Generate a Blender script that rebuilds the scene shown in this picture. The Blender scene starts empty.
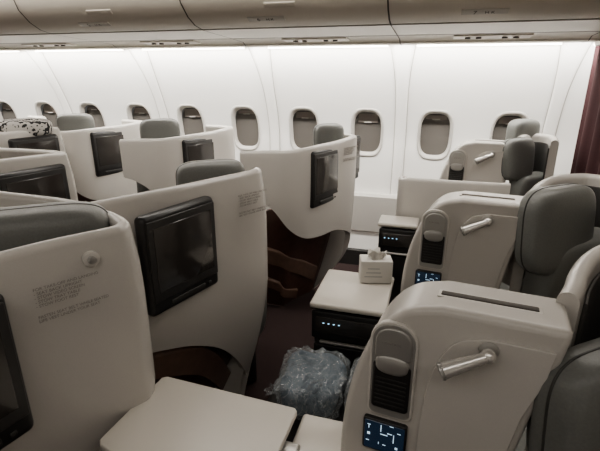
import bpy, bmesh, math, random
from mathutils import Vector, Matrix, noise, Quaternion
random.seed(4)
PI=math.pi
scene=bpy.context.scene
# ---------------------------------------------------------------- materials
def mat(name,col,rough=.5,metal=0,noise=0,nscale=60,bump=0,emit=None,es=0,coat=0,alpha=1,trans=0):
    m=bpy.data.materials.new(name); m.use_nodes=True
    nt=m.node_tree; b=nt.nodes['Principled BSDF']
    b.inputs['Base Color'].default_value=(*col,1); b.inputs['Roughness'].default_value=rough
    b.inputs['Metallic'].default_value=metal
    if coat: b.inputs['Coat Weight'].default_value=coat
    if emit: b.inputs['Emission Color'].default_value=(*emit,1); b.inputs['Emission Strength'].default_value=es
    if trans: b.inputs['Transmission Weight'].default_value=trans
    if alpha<1: b.inputs['Alpha'].default_value=alpha
    if noise or bump:
        tc=nt.nodes.new('ShaderNodeTexCoord'); n=nt.nodes.new('ShaderNodeTexNoise')
        n.inputs['Scale'].default_value=nscale; n.inputs['Detail'].default_value=4
        nt.links.new(tc.outputs['Object'],n.inputs['Vector'])
        if noise:
            r=nt.nodes.new('ShaderNodeValToRGB')
            r.color_ramp.elements[0].position=.3; r.color_ramp.elements[1].position=.7
            r.color_ramp.elements[0].color=(*[c*(1-noise) for c in col],1)
            r.color_ramp.elements[1].color=(*[min(1,c*(1+noise)) for c in col],1)
            nt.links.new(n.outputs['Fac'],r.inputs['Fac']); nt.links.new(r.outputs['Color'],b.inputs['Base Color'])
        if bump:
            bp=nt.nodes.new('ShaderNodeBump'); bp.inputs['Strength'].default_value=bump; bp.inputs['Distance'].default_value=.002
            nt.links.new(n.outputs['Fac'],bp.inputs['Height']); nt.links.new(bp.outputs['Normal'],b.inputs['Normal'])
    return m
M_shell=mat('shell_offwhite',(.545,.52,.485),.25,noise=.02,nscale=300,bump=.04)
M_rim=mat('shell_rim',(.60,.575,.535),.25)
M_white=mat('sidewall_white',(.86,.85,.825),.55)
M_winfr=mat('window_frame',(.54,.52,.49),.45)
M_pane=mat('window_pane',(.14,.13,.12),.2)
M_shade=mat('window_blind',(.28,.25,.23),.6)
M_bin=mat('bin_beige',(.62,.575,.51),.42)
M_bin2=mat('psu_beige',(.54,.495,.435),.5)
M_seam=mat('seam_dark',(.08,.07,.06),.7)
M_dark=mat('charcoal_plastic',(.022,.021,.021),.34)
M_dark2=mat('graphite',(.038,.036,.035),.40)
M_liner=mat('seat_liner',(.075,.072,.068),.55)
M_screen=mat('display_glass',(.045,.040,.037),.16,coat=.6)
M_leather=mat('grey_leather',(.165,.168,.158),.42,noise=.06,nscale=180,bump=.25)
M_piping=mat('leather_piping',(.05,.05,.046),.5)
M_brown=mat('brown_panel',(.100,.052,.040),.35,noise=.12,nscale=30)
M_brown2=mat('brown_panel_light',(.20,.13,.10),.35,noise=.1,nscale=30)
M_carpet=mat('carpet',(.034,.019,.018),.95,noise=.4,nscale=180,bump=.6)
M_silver=mat('silver_plastic',(.42,.41,.39),.32,metal=.5)
M_chrome=mat('satin_metal',(.75,.73,.70),.25,metal=.6)
M_table=mat('table_top',(.61,.575,.52),.30)
M_maroon=mat('curtain_maroon',(.045,.012,.014),.85,noise=.1,nscale=90)
M_glow=mat('cove_glow',(1,.95,.85),.5,emit=(1,.90,.74),es=6)
M_led=mat('led_blue',(.3,.6,1),.5,emit=(.45,.75,1),es=1.6)
M_icon=mat('icon_white',(.8,.9,1),.5,emit=(.60,.82,1),es=.8)
M_ctrl=mat('control_glass',(.012,.018,.03),.1,emit=(.10,.20,.36),es=.08,coat=.5)
M_text=mat('placard_ink',(.24,.22,.20),.6)
M_ink=mat('number_ink',(.06,.055,.05),.6)
M_paper=mat('paper_wrap',(.66,.64,.60),.6)
M_print=mat('box_print',(.34,.35,.36),.6)
M_blanket=mat('blanket_wool',(.085,.115,.145),.9,noise=.15,nscale=60,bump=.5)
M_pillow=mat('pillow_cotton',(.42,.40,.37),.85,noise=.1,nscale=40,bump=.4)
def film(name,al):
    m=bpy.data.materials.new(name); m.use_nodes=True; nt=m.node_tree; b=nt.nodes['Principled BSDF']
    b.inputs['Base Color'].default_value=(.70,.75,.78,1); b.inputs['Roughness'].default_value=.11
    b.inputs['Specular IOR Level'].default_value=1.0; b.inputs['Coat Weight'].default_value=.6
    tc=nt.nodes.new('ShaderNodeTexCoord'); n=nt.nodes.new('ShaderNodeTexNoise'); n.inputs['Scale'].default_value=8; n.inputs['Detail'].default_value=3
    mx=nt.nodes.new('ShaderNodeMixRGB'); mx.blend_type='ADD'; mx.inputs['Fac'].default_value=.26
    v=nt.nodes.new('ShaderNodeTexVoronoi'); v.feature='DISTANCE_TO_EDGE'; v.inputs['Scale'].default_value=20
    nt.links.new(tc.outputs['Object'],n.inputs['Vector']); nt.links.new(tc.outputs['Object'],mx.inputs[1]); nt.links.new(n.outputs['Color'],mx.inputs[2]); nt.links.new(mx.outputs['Color'],v.inputs['Vector'])
    r=nt.nodes.new('ShaderNodeMapRange'); r.inputs['From Min'].default_value=0; r.inputs['From Max'].default_value=.09; r.inputs['To Min'].default_value=al*2.1; r.inputs['To Max'].default_value=al
    nt.links.new(v.outputs['Distance'],r.inputs['Value']); nt.links.new(r.outputs['Result'],b.inputs['Alpha'])
    bp=nt.nodes.new('ShaderNodeBump'); bp.inputs['Strength'].default_value=1.0; bp.inputs['Distance'].default_value=.014
    nt.links.new(v.outputs['Distance'],bp.inputs['Height']); nt.links.new(bp.outputs['Normal'],b.inputs['Normal'])
    return m
M_film=film('clear_plastic_film',.19)
M_ceil=mat('ceiling_panel',(.6,.57,.52),.6)
M_zebra=bpy.data.materials.new('patterned_cloth'); M_zebra.use_nodes=True
nt=M_zebra.node_tree; b_=nt.nodes['Principled BSDF']; b_.inputs['Roughness'].default_value=.8
tc=nt.nodes.new('ShaderNodeTexCoord'); wv_=nt.nodes.new('ShaderNodeTexWave'); wv_.inputs['Scale'].default_value=14; wv_.inputs['Distortion'].default_value=9; wv_.inputs['Detail Scale'].default_value=1.8
rr=nt.nodes.new('ShaderNodeValToRGB'); rr.color_ramp.interpolation='CONSTANT'; rr.color_ramp.elements[0].color=(.03,.03,.03,1); rr.color_ramp.elements[1].position=.42; rr.color_ramp.elements[1].color=(.55,.53,.50,1)
nt.links.new(tc.outputs['Object'],wv_.inputs['Vector']); nt.links.new(wv_.outputs['Fac'],rr.inputs['Fac']); nt.links.new(rr.outputs['Color'],b_.inputs['Base Color'])
# ---------------------------------------------------------------- helpers
def link(o,parent=None):
    scene.collection.objects.link(o)
    if parent: o.parent=parent
    return o
def empty(name,loc=(0,0,0),rz=0):
    e=bpy.data.objects.new(name,None); e.location=loc; e.rotation_euler=(0,0,rz); e.empty_display_size=.1
    return link(e)
def attach(o,e):
    M=Matrix.Translation(e.location)@e.rotation_euler.to_matrix().to_4x4()
    o.parent=e; o.matrix_parent_inverse=M.inverted(); return o
def mesh(name,vs,fs,m,parent=None,smooth=True):
    me=bpy.data.meshes.new(name); me.from_pydata([tuple(v) for v in vs],[],fs)
    ms=m if isinstance(m,(list,tuple)) else [m]
    for a in ms: me.materials.append(a)
    bm=bmesh.new(); bm.from_mesh(me); bmesh.ops.recalc_face_normals(bm,faces=bm.faces); bm.to_mesh(me); bm.free()
    for p in me.polygons: p.use_smooth=smooth
    return link(bpy.data.objects.new(name,me),parent)
def sharp(o,ang=35):
    me=o.data
    for p in me.polygons: p.use_smooth=True
    try: me.set_sharp_from_angle(angle=math.radians(ang))
    except Exception: pass
def rbox(name,c,s,m,parent=None,bev=.008,rot=(0,0,0),seg=3):
    bm=bmesh.new(); bmesh.ops.create_cube(bm,size=1)
    for v in bm.verts: v.co=Vector((v.co.x*s[0],v.co.y*s[1],v.co.z*s[2]))
    if bev: bmesh.ops.bevel(bm,geom=bm.edges[:]+bm.verts[:],offset=min(bev,min(s)*.48),segments=seg,profile=.5,affect='EDGES')
    me=bpy.data.meshes.new(name); bm.to_mesh(me); bm.free(); me.materials.append(m)
    o=bpy.data.objects.new(name,me); o.location=c; o.rotation_euler=rot; sharp(o); return link(o,parent)
def cyl(name,p0,p1,r0,r1,m,parent=None,n=24):
    p0=Vector(p0);p1=Vector(p1);d=(p1-p0).normalized()
    a=d.orthogonal().normalized(); b=d.cross(a); L=(p1-p0).length
    prof=[(0,0),(0,r0*.85),(.1*r0,r0),(L-.1*r1,r1),(L,r1*.85),(L,0)]
    vs=[];fs=[]
    for (t,r) in prof:
        for k in range(n):
            an=2*PI*k/n; vs.append(p0+d*t+a*r*math.cos(an)+b*r*math.sin(an))
    for j in range(len(prof)-1):
        for k in range(n):
            fs.append((j*n+k,j*n+(k+1)%n,(j+1)*n+(k+1)%n,(j+1)*n+k))
    o=mesh(name,vs,fs,m,parent); sharp(o,40); return o
def spow(v,e): return math.copysign(abs(v)**e,v)
def superell(name,c,s,m,parent=None,e1=.5,e2=.5,rot=(0,0,0),bend=0,nu=48,nv=28):
    vs=[];fs=[]
    for j in range(nv+1):
        ph=-PI/2+PI*j/nv
        for i in range(nu):
            th=2*PI*i/nu
            x=s[0]/2*spow(math.cos(ph),e1)*spow(math.cos(th),e2)
            y=s[1]/2*spow(math.cos(ph),e1)*spow(math.sin(th),e2)
            z=s[2]/2*spow(math.sin(ph),e1)
            x-=bend*((2*y/s[1])**2)
            vs.append((x,y,z))
    for j in range(nv):
        for i in range(nu): fs.append((j*nu+i,j*nu+(i+1)%nu,(j+1)*nu+(i+1)%nu,(j+1)*nu+i))
    o=mesh(name,vs,fs,m,parent); o.location=c; o.rotation_euler=rot; return o
def catmull(P,n=8):
    out=[]
    Q=[tuple(2*a-b for a,b in zip(P[0],P[1]))]+list(P)+[tuple(2*a-b for a,b in zip(P[-1],P[-2]))]
    for i in range(1,len(Q)-2):
        for k in range(n):
            t=k/n
            out.append(tuple(.5*((2*b)+(c-a)*t+(2*a-5*b+4*c-d)*t*t+(3*b-a-3*c+d)*t**3) for a,b,c,d in zip(Q[i-1],Q[i],Q[i+1],Q[i+2])))
    out.append(tuple(P[-1])); return out
def ribbon(name,plan,th,z0,z1,m,parent=None,bulge=lambda z:0,n=8,rows=12,side=1):
    P=[(p[0],p[1],p[2] if len(p)>2 else z0,p[3] if len(p)>3 else z1) for p in plan]
    S=catmull(P,n); vs=[];fs=[];L=None
    for i,s in enumerate(S):
        a=S[max(0,i-1)];b=S[min(len(S)-1,i+1)]
        t=Vector((b[0]-a[0],b[1]-a[1])).normalized(); nr=Vector((t.y,-t.x))*side
        r=th/2; zt=s[3]-r; sec=[]
        for k in range(rows+1):
            z=s[2]+(zt-s[2])*k/rows; sec.append((bulge(z),z))
        bt=bulge(zt)
        for k in range(1,8):
            an=PI*k/8; sec.append((bt-r+r*math.cos(an),zt+r*math.sin(an)))
        for k in range(rows,-1,-1):
            z=s[2]+(zt-s[2])*k/rows; sec.append((bulge(z)-th,z))
        L=len(sec)
        for (o,z) in sec: vs.append((s[0]+nr.x*o,s[1]+nr.y*o,z))
    for i in range(len(S)-1):
        for k in range(L): fs.append((i*L+k,i*L+(k+1)%L,(i+1)*L+(k+1)%L,(i+1)*L+k))
    fs.append(tuple(range(L))); fs.append(tuple((len(S)-1)*L+k for k in range(L)))
    o=mesh(name,vs,fs,m,parent); sharp(o,50); return o
def extrude(name,out,d0,d1,m,parent=None,bev=.01,seg=4):
    n=len(out); vs=[(x,d0,z) for x,z in out]+[(x,d1,z) for x,z in out]
    fs=[tuple(range(n)),tuple(range(2*n-1,n-1,-1))]+[(i,(i+1)%n,n+(i+1)%n,n+i) for i in range(n)]
    o=mesh(name,vs,fs,m,parent)
    if bev:
        b=o.modifiers.new('b','BEVEL'); b.width=bev; b.segments=seg; b.limit_method='ANGLE'; b.angle_limit=math.radians(40)
    sharp(o,30); return o
def rrect(cx,cz,w,h,r,n=6,rt=None):
    pts=[]
    for (sx,sz,a0,rr) in ((1,1,0,rt or r),(-1,1,90,rt or r),(-1,-1,180,r),(1,-1,270,r)):
        for k in range(n+1):
            a=math.radians(a0+90*k/n)
            pts.append((cx+sx*(w/2-rr)+rr*math.cos(a)*1,cz+sz*(h/2-rr)+rr*math.sin(a)))
    return pts
def text(name,body,size,loc,rz,parent,m=None,rx=PI/2):
    c=bpy.data.curves.new(name,'FONT'); c.body=body; c.size=size; c.extrude=.0003; c.materials.append(m or M_text)
    o=bpy.data.objects.new(name,c); o.location=loc; o.rotation_euler=(rx,0,rz); return link(o,parent)
def xprofile(name,pts,x0,x1,m,parent=None,ang=25):
    n=len(pts); vs=[(x0,y,z) for y,z in pts]+[(x1,y,z) for y,z in pts]
    o=mesh(name,vs,[(i,i+1,n+i+1,n+i) for i in range(n-1)],m,parent); sharp(o,ang); return o
# ---------------------------------------------------------------- cabin shell
X0,X1=-9.0,1.7
def wy(z):
    return 3.66-.56*max(0,z-1.05)**1.6-.1*max(0,1.05-z)**2
WC=1.11; P=.523; WHX,WHZ=.124,.186
ZB,ZT=WC-.26,WC+.26
vs=[];fs=[]
def strip(za,zb,n):
    b=len(vs)
    for k in range(n+1):
        z=za+(zb-za)*k/n; vs.append((X0,wy(z),z)); vs.append((X1,wy(z),z))
    for k in range(n): fs.append((b+2*k,b+2*k+1,b+2*k+3,b+2*k+2))
strip(0,ZB,10); strip(ZT,1.79,12)
N=56
def rectpt(a,hx,hz):
    c,s=math.cos(a),math.sin(a); k=1/max(abs(c)/hx,abs(s)/hz); return c*k,s*k
def supp(a,hx,hz,e=.62):
    return hx*spow(math.cos(a),e),hz*spow(math.sin(a),e)
ks=list(range(1,-17,-1))
for k in ks:
    cx=k*P; b=len(vs)
    angs=[2*PI*i/N for i in range(N)]
    ca=math.atan2(.26,P/2)
    for tgt in (ca,PI-ca,PI+ca,2*PI-ca):
        j=min(range(N),key=lambda i:abs(angs[i]-tgt)); angs[j]=tgt
    for f in (0,.35,.7,1):
        for a in angs:
            ox,oz=rectpt(a,P/2,.26); ix,iz=supp(a,WHX,WHZ)
            x=ox*(1-f)+ix*f; z=oz*(1-f)+iz*f
            vs.append((cx+x,wy(WC+z),WC+z))
    for r in range(3):
        for i in range(N): fs.append((b+r*N+i,b+r*N+(i+1)%N,b+(r+1)*N+(i+1)%N,b+(r+1)*N+i))
    wv=[];wf=[]
    R=[(1.05,-.002),(1.03,-.006),(.97,-.007),(.92,.0),(.86,.035)]
    for (f,d) in R:
        for a in angs:
            ix,iz=supp(a,WHX,WHZ); wv.append((ix*f,wy(WC+iz*f)+d-3.66,iz*f))
    for r in range(len(R)-1):
        for i in range(N): wf.append((r*N+i,r*N+(i+1)%N,(r+1)*N+(i+1)%N,(r+1)*N+i))
    w=empty('window_%d'%(2-k),(cx,3.66,WC))
    o=mesh('frame',wv,wf,M_winfr,w)
    pv=[( supp(a,WHX*.88,WHZ*.88)[0],.034,supp(a,WHX*.88,WHZ*.88)[1]) for a in angs]
    mesh('pane',pv,[tuple(range(N))],M_pane,w,False)
    hz=.03+.02*((k*7)%3)
    rbox('blind',(0,.024,WHZ*.84-hz/2-.01),(.155,.006,hz),M_shade,w,.002)
    rbox('blind_handle',(0,.016,WHZ*.84-hz-.008),(.06,.008,.008),M_winfr,w,.003)
b=len(vs); xr=1.5*P
for k in range(9):
    z=ZB+(ZT-ZB)*k/8; vs.append((xr,wy(z),z)); vs.append((X1,wy(z),z))
for k in range(8): fs.append((b+2*k,b+2*k+1,b+2*k+3,b+2*k+2))
wallf=mesh('wall_window_side',vs,fs,M_white); sharp(wallf,30)
for m_ in range(1,-8,-1):
    x=-.2615+m_*1.046; rv=[];rf=[]
    prof=[(-.042,.002),(-.038,-.010),(-.026,-.014),(.026,-.014),(.038,-.010),(.042,.002)]
    nz=28
    for j in range(nz+1):
        z=.3+1.47*j/nz
        w=1+1.0*max(0,(z-1.35)/.4)**2
        for (dx,dy) in prof: rv.append((x+dx*w,wy(z)+dy,z))
    for j in range(nz):
        for i in range(5): rf.append((j*6+i,j*6+i+1,(j+1)*6+i+1,(j+1)*6+i))
    mesh('trim_%d'%(2-m_),rv,rf,M_white)
    for sx in (-1,1):
        sv=[];sf=[]
        for j in range(nz+1):
            z=.3+1.47*j/nz; w=1+1.0*max(0,(z-1.35)/.4)**2
            sv+= [(x+sx*(.042*w),wy(z)-.003,z),(x+sx*(.042*w+.006),wy(z)-.003,z)]
        for j in range(nz): sf.append((2*j,2*j+1,2*j+3,2*j+2))
        mesh('trim_seam_%d_%d'%(2-m_,sx+1),sv,sf,M_winfr)
xprofile('trim_dado',[(3.66,.62),(3.60,.62),(3.585,.60),(3.585,.30),(3.62,.28)],X0,X1,M_winfr)
xprofile('baseboard_window_side',[(3.57,.14),(3.545,.13),(3.54,0)],X0,X1,M_dark2)
mesh('floor',[(X0,-1.65,0),(X1,-1.65,0),(X1,3.7,0),(X0,3.7,0)],[(0,1,2,3)],M_carpet,None,False)
mesh('ceiling',[(X0,-1.65,2.2),(X1,-1.65,2.2),(X1,3.7,2.2),(X0,3.7,2.2)],[(0,1,2,3)],M_ceil,None,False)
mesh('wall_near_side',[(X0,-1.65,0),(X1,-1.65,0),(X1,-1.65,2.2),(X0,-1.65,2.2)],[(0,1,2,3)],M_white,None,False)
mesh('wall_aft',[(X1,-1.65,0),(X1,3.7,0),(X1,3.7,2.2),(X1,-1.65,2.2)],[(0,1,2,3)],M_bin,None,False)
mesh('wall_forward',[(X0,-1.65,0),(X0,3.7,0),(X0,3.7,2.2),(X0,-1.65,2.2)],[(0,1,2,3)],M_bin,None,False)
# overhead bins + passenger service strip
bins=empty('overhead_bin',(0,0,0))
xprofile('service_panel',[(3.33,1.80),(3.30,1.80),(3.262,1.79),(3.258,1.745),(3.23,1.738),(3.10,1.742),(3.09,1.752),(3.05,1.765),(2.90,1.775)],X0,X1,M_bin2,bins)
xprofile('bin_underside',[(2.90,1.775),(2.895,1.785),(2.88,1.775),(2.62,1.79),(2.50,1.797),(2.495,1.81),(2.48,1.80),(2.40,1.815),(2.33,1.85),(2.27,1.91),(2.235,2.0),(2.24,2.2)],X0,X1,M_bin,bins)
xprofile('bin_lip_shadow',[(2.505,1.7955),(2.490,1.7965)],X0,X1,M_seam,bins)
xprofile('service_seam',[(2.905,1.7735),(2.885,1.7745)],X0,X1,M_seam,bins)
sl=PI-math.atan2(.035,.07)
for i in range(9):
    x=-.2615+1.046-i*1.046
    xprofile('bin_seam_%d'%i,[(2.50,1.794),(2.48,1.797),(2.40,1.812),(2.33,1.847),(2.265,1.907),(2.23,2.0),(2.235,2.19)],x-.004,x+.004,M_seam,bins)
    xprofile('panel_seam_%d'%i,[(3.23,1.736),(3.10,1.739),(3.05,1.762),(2.90,1.772),(2.62,1.787),(2.5,1.794)],x-.003,x+.003,M_seam,bins)
    rbox('cove_lamp_%d'%i,(x-.523,3.285,1.735),(.86,.025,.010),M_glow,bins,.004)
    rbox('service_unit_%d'%i,(x-.523,2.99,1.766),(.42,.11,.010),M_bin,bins,.004,rot=(math.atan2(-.02,.22),0,0))
    for q in (-.13,-.07,.07,.13):
        cyl('reading_spot_%d_%d'%(i,int(q*100)),(x-.523+q,2.99,1.762),(x-.523+q,2.99,1.754),.016,.016,M_seam,bins,16)
    rbox('bin_latch_%d'%i,(x-.523,2.295,1.885),(.16,.03,.012),M_bin2,bins,.004,rot=(-.785,0,0))
    px=x-.62
    rbox('row_placard_%d'%i,(px,2.365,1.8305),(.20,.038,.004),M_rim,bins,.0015,rot=(sl,0,0))
    text('row_number_%d'%i,'%d'%(7-i if i<7 else 1),.036,(px-.05,2.3745,1.8215),0,bins,M_ink,rx=sl)
    text('seat_letters_%d'%i,'H K',.026,(px+.0,2.3725,1.8225),0,bins,M_ink,rx=sl)
# ---------------------------------------------------------------- lights
def area_x(name,loc,L,w,e,col,tilt):
    l=bpy.data.lights.new(name,'AREA'); l.shape='RECTANGLE'; l.size=L; l.size_y=w; l.energy=e; l.color=col
    o=bpy.data.objects.new(name,l); o.location=loc; o.rotation_euler=(tilt,0,0); return link(o)
area_x('cove_wash_light',(-3.6,3.20,1.728),10.2,.05,135,(1,.97,.92),math.radians(36))
area_x('aisle_ceiling_light',(-3.3,2.0,2.17),9,.25,58,(1,.95,.885),0)
area_x('near_aisle_ceiling_light',(-3.3,-.2,2.17),9,.35,34,(1,.945,.88),0)
w=bpy.data.worlds.new('World'); scene.world=w; w.use_nodes=True
w.node_tree.nodes['Background'].inputs['Color'].default_value=(.9,.87,.83,1)
w.node_tree.nodes['Background'].inputs['Strength'].default_value=.1
try:
    scene.view_settings.view_transform='AgX'; scene.view_settings.look='AgX - Medium High Contrast'
except Exception: pass
# ---------------------------------------------------------------- screens
def screen(parent,pl,pr,ztop,zbot,th=.05,tilt=0):
    dx,dy=pr[0]-pl[0],pr[1]-pl[1]; W=math.hypot(dx,dy); H=ztop-zbot
    e=bpy.data.objects.new('video_screen',None); link(e,parent); e.empty_display_size=.05
    e.location=((pl[0]+pr[0])/2,(pl[1]+pr[1])/2,(ztop+zbot)/2)
    e.rotation_euler=(PI/2-tilt,0,math.atan2(dy,dx))
    rbox('housing',(0,0,-th/2),(W,H,th),M_dark,e,.018,seg=4)
    rbox('bezel',(0,H*.05,.001),(W*.93,H*.80,.008),M_dark2,e,.003)
    rbox('display',(0,H*.06,.004),(W*.80,H*.64,.006),M_screen,e,.002)
    rbox('speaker_bar',(0,-H*.42,.001),(W*.5,H*.05,.006),M_dark2,e,.002)
    rbox('jack',(W*.33,-H*.42,.001),(W*.05,H*.03,.006),M_dark2,e,.002)
    return e
PLAC="FOR TAKE-OFF AND LANDING\n- SEAT BACK UPRIGHT\n- STOW VIDEO SCREEN\n- STOW TRAY TABLE\n- STOW FOOT REST"
PLAC2="FASTEN SEAT BELT WHILE SEATED\nLIFE VEST UNDER YOUR SEAT"
def sbulge(z): return -.02*max(0,(z-1.0)/.2)**2-.17*(max(0,.72-z)/.72)**1.5
def headrest(parent,c,s,rz,tilt=0):
    e=bpy.data.objects.new('headrest',None); link(e,parent); e.location=c; e.rotation_euler=(0,tilt,rz)
    superell('pad',(0,0,0),s,M_leather,e,.5,.5,bend=.015)
    superell('cushion_front',(-s[0]*.22,0,-s[2]*.05),(s[0]*.8,s[1]*.86,s[2]*.80),M_leather,e,.55,.5,bend=.02)
    superell('piping',(-s[0]*.05,0,0),(s[0]*.10,s[1]*1.012,s[2]*1.012),M_piping,e,.5,.5,bend=.015)
    superell('piping_back',(s[0]*.22,0,0),(s[0]*.06,s[1]*.985,s[2]*.985),M_piping,e,.5,.5,bend=.015)
    return e
def seatbody(e,hx,hy,rz,base=True):
    fx,fy=-math.cos(rz),-math.sin(rz)
    superell('backrest',(hx-.03*fx,hy-.03*fy,.66),(.16,.42,.62),M_leather,e,.35,.4,rot=(0,.10,rz))
    superell('seat_cushion',(hx+.30*fx,hy+.30*fy,.42),(.50,.44,.16),M_leather,e,.35,.35,rot=(0,0,rz))
    rbox('seat_base',(hx+.28*fx,hy+.28*fy,.17),(.42,.38,.34),M_dark2,e,.02,rot=(0,0,rz))
def button(parent,p,n,r=.02):
    p=Vector(p);n=Vector(n).normalized()
    cyl('coat_hook_ring',p-n*.01,p+n*.006,r,r,M_rim,parent); cyl('coat_hook_button',p,p+n*.012,r*.55,r*.5,M_silver,parent)
def seat_back(off,plan,scr,head,headrot,plac,placrz,btn=None,zt=1.2,bul=sbulge,hs=(.13,.34,.2),body=True):
    e=empty('business_class_seat',(off[0],off[1],0))
    ribbon('shell',plan,.04,.02,zt,M_shell,e,bul)
    if scr: screen(e,scr[0],scr[1],scr[2],scr[3])
    if head:
        headrest(e,head,hs,headrot)
        if body: seatbody(e,head[0],head[1],headrot)
    if plac:
        text('placard_a',PLAC,.0105,plac,placrz,e); text('placard_b',PLAC2,.0105,(plac[0],plac[1],plac[2]-.07),placrz,e)
    if btn: button(e,*btn)
    return e
HR=math.radians(-50)
S2plan=[(-.96,1.07,.62,1.2),(-.92,1.14,.62,1.2),(-.875,1.22,.60,1.2),(-.81,1.34,.55,1.2),(-.745,1.48,.44,1.2),(-.675,1.62,.22,1.2),(-.655,1.70,.06,1.2),(-.69,1.765,.02,1.19),(-.78,1.80,.02,1.12),(-.92,1.82,.02,.95),(-1.1,1.83,.02,.80),(-1.4,1.84,.02,.74)]
S2scr=((-.835,1.115),(-.745,1.425),1.15,.80)
S2=seat_back((0,0),S2plan,S2scr,(-.885,1.68,1.13),HR,(-.702,1.535,1.12),math.radians(62),hs=(.13,.29,.19))
kick=[(-1.02,1.10),(-.93,1.22),(-.87,1.34),(-.80,1.48),(-.74,1.62),(-.73,1.72)]
ribbon('kick_panel',kick,.03,.02,.70,M_brown,S2,lambda z:-.22*(max(0,.7-z)/.7)**1.3)
ribbon('kick_swoosh',[(-.92,1.14,.48,.60),(-.86,1.25,.44,.57),(-.80,1.40,.34,.50),(-.75,1.53,.18,.36),(-.72,1.63,.05,.2)],.03,.02,.5,M_brown2,S2,lambda z:-.03-.16*(max(0,.6-z)/.6)**1.3)
S1plan=[(-1.0,-.05),(-.985,.2),(-.955,.42),(-.90,.60),(-.83,.76),(-.76,.87),(-.735,.93),(-.77,1.0),(-.90,1.07),(-1.10,1.13),(-1.5,1.15)]
S1scr=((-.90,.33),(-.835,.64),1.14,.78)
S1=seat_back((0,0),S1plan,S1scr,(-1.02,.86,1.14),HR,(-.84,.705,1.105),math.radians(60),btn=((-.785,.835,1.14),(.84,-.54,0)),hs=(.17,.44,.20))
S2short=[(-.96,1.07),(-.92,1.14),(-.875,1.22),(-.81,1.34),(-.76,1.43),(-.755,1.47),(-.80,1.50),(-.95,1.52),(-1.3,1.5)]
seat_back((-.97,.34),S2short,S2scr,None,0,None,0)
seat_back((-.97,-.44),S1plan,S1scr,(-1.03,.84,1.14),HR,None,0)
r3=seat_back((-1.78,1.15),S2short,((-.835,1.115),(-.745,1.425),1.16,.86),None,0,None,0)
pl=superell('patterned_cushion',(-.93,1.33,1.205),(.16,.34,.13),M_zebra,r3,.6,.5,rot=(0,0,HR))
rbox('cushion_shelf',(-.95,1.34,1.13),(.2,.3,.03),M_shell,r3,.01)
seat_back((-2.05,.10),S1plan,S1scr,(-1.03,.84,1.14),HR,None,0)
# window column
WP=[(-1.07,2.385,.88,1.14),(-.98,2.385,.86,1.145),(-.88,2.395,.80,1.15),(-.79,2.42,.68,1.15),(-.71,2.50,.60,1.155),(-.64,2.64,.57,1.16),(-.565,2.79,.57,1.165),(-.50,2.91,.52,1.18),(-.49,2.97,.45,1.18),(-.55,3.02,.3,1.18),(-.75,3.06,.02,1.18)]
def wb(z): return -.03*(max(0,.9-z)/.6)**1.4
for i,(dx,dy) in enumerate([(0,0),(-.97,.20),(-1.86,.36),(-2.95,.42)]):
    e=seat_back((dx,dy),WP,((-.67,2.535),(-.565,2.81),1.13,.78),(-.67,2.95,1.16) if i==0 else (-.95,2.70,1.15),HR,(-.545,2.81,1.11) if i==0 else None,math.radians(62),bul=wb,hs=(.12,.20,.18) if i==0 else (.13,.28,.2),body=(i!=0))
    def kb(z): return -.18*(max(0,.75-z)/.75)**1.2
    ribbon('footwell_panel',[(-1.35,2.50,.02,.62),(-1.1,2.48,.02,.72),(-.9,2.48,.02,.78),(-.79,2.53,.02,.75),(-.71,2.68,.02,.68),(-.62,2.86,.02,.64),(-.60,2.96,.02,.6)],.03,.02,.7,M_brown,e,kb)
    ribbon('footwell_swoosh',[(-1.1,2.46,.40,.52),(-.92,2.455,.38,.50),(-.80,2.51,.34,.45),(-.70,2.67,.24,.36),(-.62,2.84,.12,.25)],.03,.02,.7,M_brown2,e,kb)
    ribbon('footwell_swoosh_low',[(-1.1,2.46,.20,.28),(-.92,2.455,.17,.25),(-.80,2.51,.12,.20),(-.70,2.67,.04,.12)],.03,.02,.7,M_brown2,e,kb)
    if i==0: screen(e,(-.56,3.05),(-.50,3.20),1.15,.84,.03)
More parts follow.
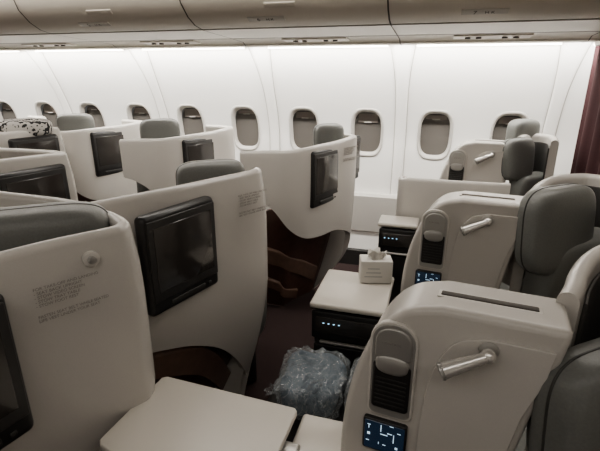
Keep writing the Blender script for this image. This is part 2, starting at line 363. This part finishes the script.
# ---------------------------------------------------------------- seats with visible consoles
CR=math.radians(-7)
def console_seat(O,plan,hz=1.015,top_shell=1.13,body=True,z=0,hp=(.475,.075),hsz=(.14,.33,.34)):
    e=empty('business_class_seat',(O[0],O[1],z),CR)
    arch=catmull([(-.07,.02),(-.092,.4),(-.096,.65),(-.084,.80),(-.056,.92),(-.012,1.02),(.045,1.078),(.12,1.10)],6)
    out=arch+[(.37,1.10),(.355,1.0),(.325,.88),(.295,.7),(.29,.02)]
    extrude('console_body',out,0,.16,M_shell,e,.016,5)
    for nm,off,mm,dd in (('console_inlay_border',0,M_shell,-.007),('console_inlay',.010,M_rim,-.0035)):
        a_=off
        inl=catmull([(.095+a_,.35),(.097+a_,.70),(.103+a_,.86),(.122+a_,.965-a_*.5),(.16+a_*.5,1.03-a_),(.22,1.052-a_)],5)+[(.345-a_,1.052-a_),(.335-a_,.98),(.305-a_,.88),(.277-a_,.7),(.272-a_,.35)]
        extrude(nm,inl,dd,.004,mm,e,.002,2)
    dz=.03
    extrude('niche_frame',rrect(.026,.885+dz,.110,.262,.02,rt=.05),-.007,.01,M_rim,e,.003,2)
    extrude('niche',rrect(.026,.885+dz,.098,.25,.016,rt=.044),-.0085,.01,M_silver,e,.001,2)
    extrude('handset_cap',rrect(.026,.962+dz,.084,.078,.008,rt=.036),-.012,.0,M_silver,e,.003,2)
    extrude('handset_body',rrect(.026,.845+dz,.088,.13,.01),-.013,.0,M_dark,e,.004,2)
    superell('handset_scoop',(.026,-.008,.905+dz),(.080,.022,.05),M_silver,e,.8,.8)
    for r in range(7):
        rbox('grille_%d'%r,(.026,-.0135,.795+dz+.012*r),(.072,.002,.004),M_dark2,e,.0005)
    text('handset_label','CONTROL',.009,(.001,-.0125,.960+dz),0,e)
    extrude('seat_control',rrect(.020,.695+dz,.108,.095,.008),-.012,.01,M_dark,e,.003,2)
    extrude('seat_control_glass',rrect(.020,.695+dz,.098,.084,.004),-.0135,.0,M_ctrl,e,.0005,1)
    for (u,v,w_,h_) in ((-.018,.725,.008,.0015),(-.018,.719,.0015,.010),(-.018,.698,.007,.007),(-.020,.676,.008,.0015),(.012,.722,.0018,.020),(.020,.705,.018,.0018),(.034,.712,.012,.0018),(.044,.700,.0018,.024),(.056,.720,.008,.0015),(.008,.676,.0015,.006),(.022,.674,.008,.0015),(.052,.674,.006,.006),(.037,.735,.01,.001)):
        rbox('icon',(u,-.0142,v+dz),(w_,.0006,h_),M_icon,e,0)
    lamp=bpy.data.objects.new('reading_lamp',None); link(lamp,e); lamp.location=(0,0,.028)
    cyl('mount',(.222,.0,1.0),(.222,-.012,1.0),.022,.020,M_silver,lamp)
    superell('joint',(.222,-.026,.998),(.032,.032,.032),M_chrome,lamp,1,1)
    cyl('arm',(.222,-.012,.999),(.222,-.028,.999),.008,.008,M_silver,lamp)
    cyl('head',(.218,-.032,.998),(.140,-.058,.960),.0115,.018,M_chrome,lamp)
    cyl('head_ring',(.142,-.0575,.961),(.134,-.060,.957),.0195,.0195,M_silver,lamp)
    rbox('literature_slot',(.21,.075,1.100),(.20,.020,.006),M_seam,e,.008)
    rbox('slot_lip',(.21,.075,1.0985),(.215,.034,.004),M_rim,e,.004)
    hr=HR-CR
    hx,hy=hp
    headrest(e,(hx,hy,hz),hsz,hr,-.10)
    if body: seatbody(e,hx+.06,hy+.12,hr)
    ribbon('shell',plan,.045,.02,top_shell,M_shell,e,side=-1)
    ribbon('shell_liner',plan[1:],.008,.3,top_shell-.05,M_liner,e,bulge=lambda z:-.046,side=-1)
    return e
planAB=[(.345,.13),(.365,.20),(.385,.29),(.43,.42),(.50,.53),(.63,.60),(.76,.50),(.80,.22),(.79,.0)]
planC=[(.345,.12),(.365,.22),(.41,.33),(.50,.36),(.57,.30),(.59,.2),(.58,.04)]
A=console_seat((-.07,.915),planAB,hz=.88)
B=console_seat((.01,1.84),planAB,hz=1.0)
C=console_seat((.13,3.03),planC,body=False,z=.06,hp=(.375,.06),hz=1.0,hsz=(.12,.22,.26))
superell('backrest',(.46,.12,.66),(.14,.3,.5),M_leather,C,.35,.4,rot=(0,.1,HR-CR))
superell('side_headrest',(.39,.33,1.12),(.12,.22,.2),M_leather,C,.5,.5,rot=(0,0,HR-CR))
rbox('plinth',(.15,.15,-.02),(.4,.3,.08),M_dark2,C,.01)
ap=empty('armrest_panel',(0,0,0))
ribbon('panel',[(-.17,2.78,.45,.97),(-.185,2.70,.45,.985),(-.17,2.62,.45,.99),(-.10,2.585,.45,1.0),(.1,2.585,.45,1.0),(.3,2.59,.45,1.0),(.42,2.60,.45,1.0)],.035,.4,1,M_shell,ap)
ribbon('lower_panel',[(-.14,2.75,.02,.45),(-.14,2.64,.02,.45),(-.08,2.60,.02,.45),(.42,2.61,.02,.45)],.03,.02,.45,M_dark2,ap)
attach(ap,C)
def cabinet(x0,x1,y0,y1,zt,own):
    e=empty('side_table',((x0+x1)/2,(y0+y1)/2,0)); w_=x1-x0;d_=y1-y0
    rbox('cabinet_body',(0,.01,(zt-.03)/2+.0),(w_-.03,d_-.03,zt-.04),M_dark2,e,.012)
    rbox('table_top',(0,0,zt-.012),(w_,d_,.026),M_table,e,.011)
    rbox('cabinet_front',(-.0,-d_/2+.012,zt-.10),(w_-.02,.02,.13),M_dark,e,.006)
    rbox('front_glass',(-.0,-d_/2+.0,zt-.095),(w_-.06,.006,.075),M_screen,e,.003)
    for k in range(4): rbox('led_%d'%k,(-w_*.3+k*.022,-d_/2-.004,zt-.085),(.007,.002,.003),M_led,e,0)
    rbox('drawer_handle',(0,-d_/2-.002,zt-.175),(w_*.7,.018,.012),M_silver,e,.005)
    rbox('drawer',(0,-d_/2+.012,zt-.27),(w_-.04,.02,.15),M_dark,e,.006)
    attach(e,own); return e
cabinet(-.44,-.12,1.62,1.98,.66,B)
cabinet(-.26,-.04,2.40,2.56,.78,C)
tt=empty('tray_table',(0,0,0))
def poly_slab(name,pts,zt,th,m,parent,bev=.008):
    n=len(pts); vs=[(x,y,zt-th) for x,y in pts]+[(x,y,zt) for x,y in pts]
    fs=[tuple(range(n)),tuple(range(2*n-1,n-1,-1))]+[(i,(i+1)%n,n+(i+1)%n,n+i) for i in range(n)]
    o=mesh(name,vs,fs,m,parent)
    b=o.modifiers.new('b','BEVEL'); b.width=bev; b.segments=3; b.limit_method='ANGLE'; b.angle_limit=.6
    sharp(o,30); return o
poly_slab('leaf',[(-.76,.735),(-.775,.75),(-.76,1.02),(-.745,1.03),(-.315,1.01),(-.305,1.0),(-.31,.62),(-.325,.61)],.66,.02,M_table,tt,.004)
poly_slab('leaf_underside',[(-.74,.76),(-.72,1.0),(-.34,.98),(-.34,.66)],.64,.012,M_dark2,tt)
rbox('support_arm',(-.42,.9,.60),(.30,.05,.05),M_silver,tt,.01)
rbox('support_column',(-.30,.9,.31),(.06,.08,.60),M_dark2,tt,.01)
attach(tt,A)
st=empty('side_table',(-.2,.95,0))
rbox('table_top',(-.005,0,.60),(.19,.2,.03),M_table,st,.012)
rbox('cabinet_body',(0.0,.0,.30),(.17,.18,.57),M_shell,st,.012)
attach(st,A)
# ---------------------------------------------------------------- loose items
def blob(name,s,m,parent,seed=1,amp=.03,ridge=0,grow=0,ex=.5):
    bm=bmesh.new(); bmesh.ops.create_icosphere(bm,subdivisions=6,radius=1)
    sd=Vector((seed,seed*.7,0))
    for v in bm.verts:
        p=v.co.copy()
        q=Vector((spow(p.x,ex)*s[0]/2,spow(p.y,ex)*s[1]/2,spow(p.z,.62)*s[2]/2))
        d=noise.noise(q*6+sd)*amp*1.1+noise.noise(q*15+sd)*amp*.5
        if ridge:
            w_=Vector((noise.noise(q*8+sd),noise.noise(q*8-sd),noise.noise(q*8)))*.05
            r1=1-abs(noise.noise((q+w_)*18+sd))*2.4; r2=1-abs(noise.noise((q-w_)*40+sd))*2.4
            d+=ridge*(max(0,r1)**2+.3*max(0,r2)**2)
        v.co=q+p.normalized()*(d+grow)
        if v.co.z<-s[2]*.42-grow: v.co.z=-s[2]*.42-grow
    me=bpy.data.meshes.new(name); bm.to_mesh(me); bm.free(); me.materials.append(m)
    for p in me.polygons: p.use_smooth=True
    return link(bpy.data.objects.new(name,me),parent)
rbox('footrest_ottoman',(-.32,1.36,.20),(.42,.38,.38),M_dark2,None,.03)
attach(bpy.data.objects['footrest_ottoman'],A)
bl=empty('plastic_wrapped_blanket',(-.355,1.37,.465))
blob('blanket',(.23,.27,.13),M_blanket,bl,seed=3,amp=.024)
fo=blob('film',(.23,.27,.13),M_film,bl,seed=3,amp=.024,ridge=.017,grow=.005)
def tuft(parent,c,d,L,w0,seed):
    vs=[];fs=[];d=Vector(d).normalized(); a=d.orthogonal().normalized(); b=d.cross(a); n=20;M=8
    for j in range(M+1):
        t=j/M; rad=w0*(1-.55*math.sin(t*PI*.7))+.012*t
        for k in range(n):
            an=2*PI*k/n; r_=rad*(1+.35*math.sin(5*an+seed+t*3)+.15*math.sin(11*an))
            vs.append(Vector(c)+d*L*t+a*r_*math.cos(an)+b*r_*.5*math.sin(an))
    for j in range(M):
        for k in range(n): fs.append((j*n+k,j*n+(k+1)%n,(j+1)*n+(k+1)%n,(j+1)*n+k))
    return mesh('film_corner',vs,fs,M_film,parent)
tuft(bl,(-.08,-.11,.035),(-.6,-.7,.45),.06,.035,1)
tuft(bl,(.03,-.10,.06),(.2,-.6,.7),.05,.03,4)
pw=empty('plastic_wrapped_pillow',(-.165,1.35,.475))
blob('pillow',(.08,.24,.17),M_pillow,pw,seed=8,amp=.012)
blob('film',(.08,.24,.17),M_film,pw,seed=8,amp=.012,ridge=.012,grow=.004)
kit=empty('amenity_kit_box',(-.205,1.915,.662),.25); kit.scale=(1.15,1.15,1.15)
rbox('box',(0,0,.048),(.125,.075,.094),M_paper,kit,.004)
for k in range(3): rbox('stripe_%d'%k,(-.012,-.0378,.030+.017*k),(.07-.012*k,.0012,.003),M_print,kit,0)
tv=[];tf=[]
for r,(rad,zz) in enumerate([(.022,.092),(.032,.104),(.026,.114),(.034,.124)]):
    for k in range(18):
        a=2*PI*k/18; rr_=rad*(1+.28*math.sin(3*a+r)+.12*math.sin(7*a+2*r)); tv.append((rr_*math.cos(a),rr_*.7*math.sin(a),zz+.008*math.sin(4*a+r)))
for r in range(3):
    for k in range(18): tf.append((r*18+k,r*18+(k+1)%18,(r+1)*18+(k+1)%18,(r+1)*18+k))
mesh('tissue',tv,tf,M_paper,kit)
# ---------------------------------------------------------------- curtain
cur=[]
for k in range(28):
    y=3.25-.95*k/27; cur.append((.865+.016*math.sin(k*1.1),y))
cu=empty('cabin_curtain',(0,0,0))
ribbon('curtain_cloth',cur,.012,.02,1.72,M_maroon,cu,n=3,rows=2)
rbox('curtain_rail',(.865,2.72,1.73),(.04,1.0,.03),M_bin,cu,.008)
# ---------------------------------------------------------------- camera
cd=bpy.data.cameras.new('camera'); cam=bpy.data.objects.new('camera',cd); link(cam)
cd.sensor_width=36; cd.lens=27; cd.clip_start=.02
cam.location=(0,0,1.58)
yaw=math.radians(16.5); pitch=math.radians(19); roll=math.radians(0)
fwd=Vector((-math.sin(yaw)*math.cos(pitch),math.cos(yaw)*math.cos(pitch),-math.sin(pitch)))
q=fwd.to_track_quat('-Z','Y')
cam.rotation_mode='QUATERNION'
cam.rotation_quaternion=q@Quaternion((0,0,1),roll)
scene.camera=cam
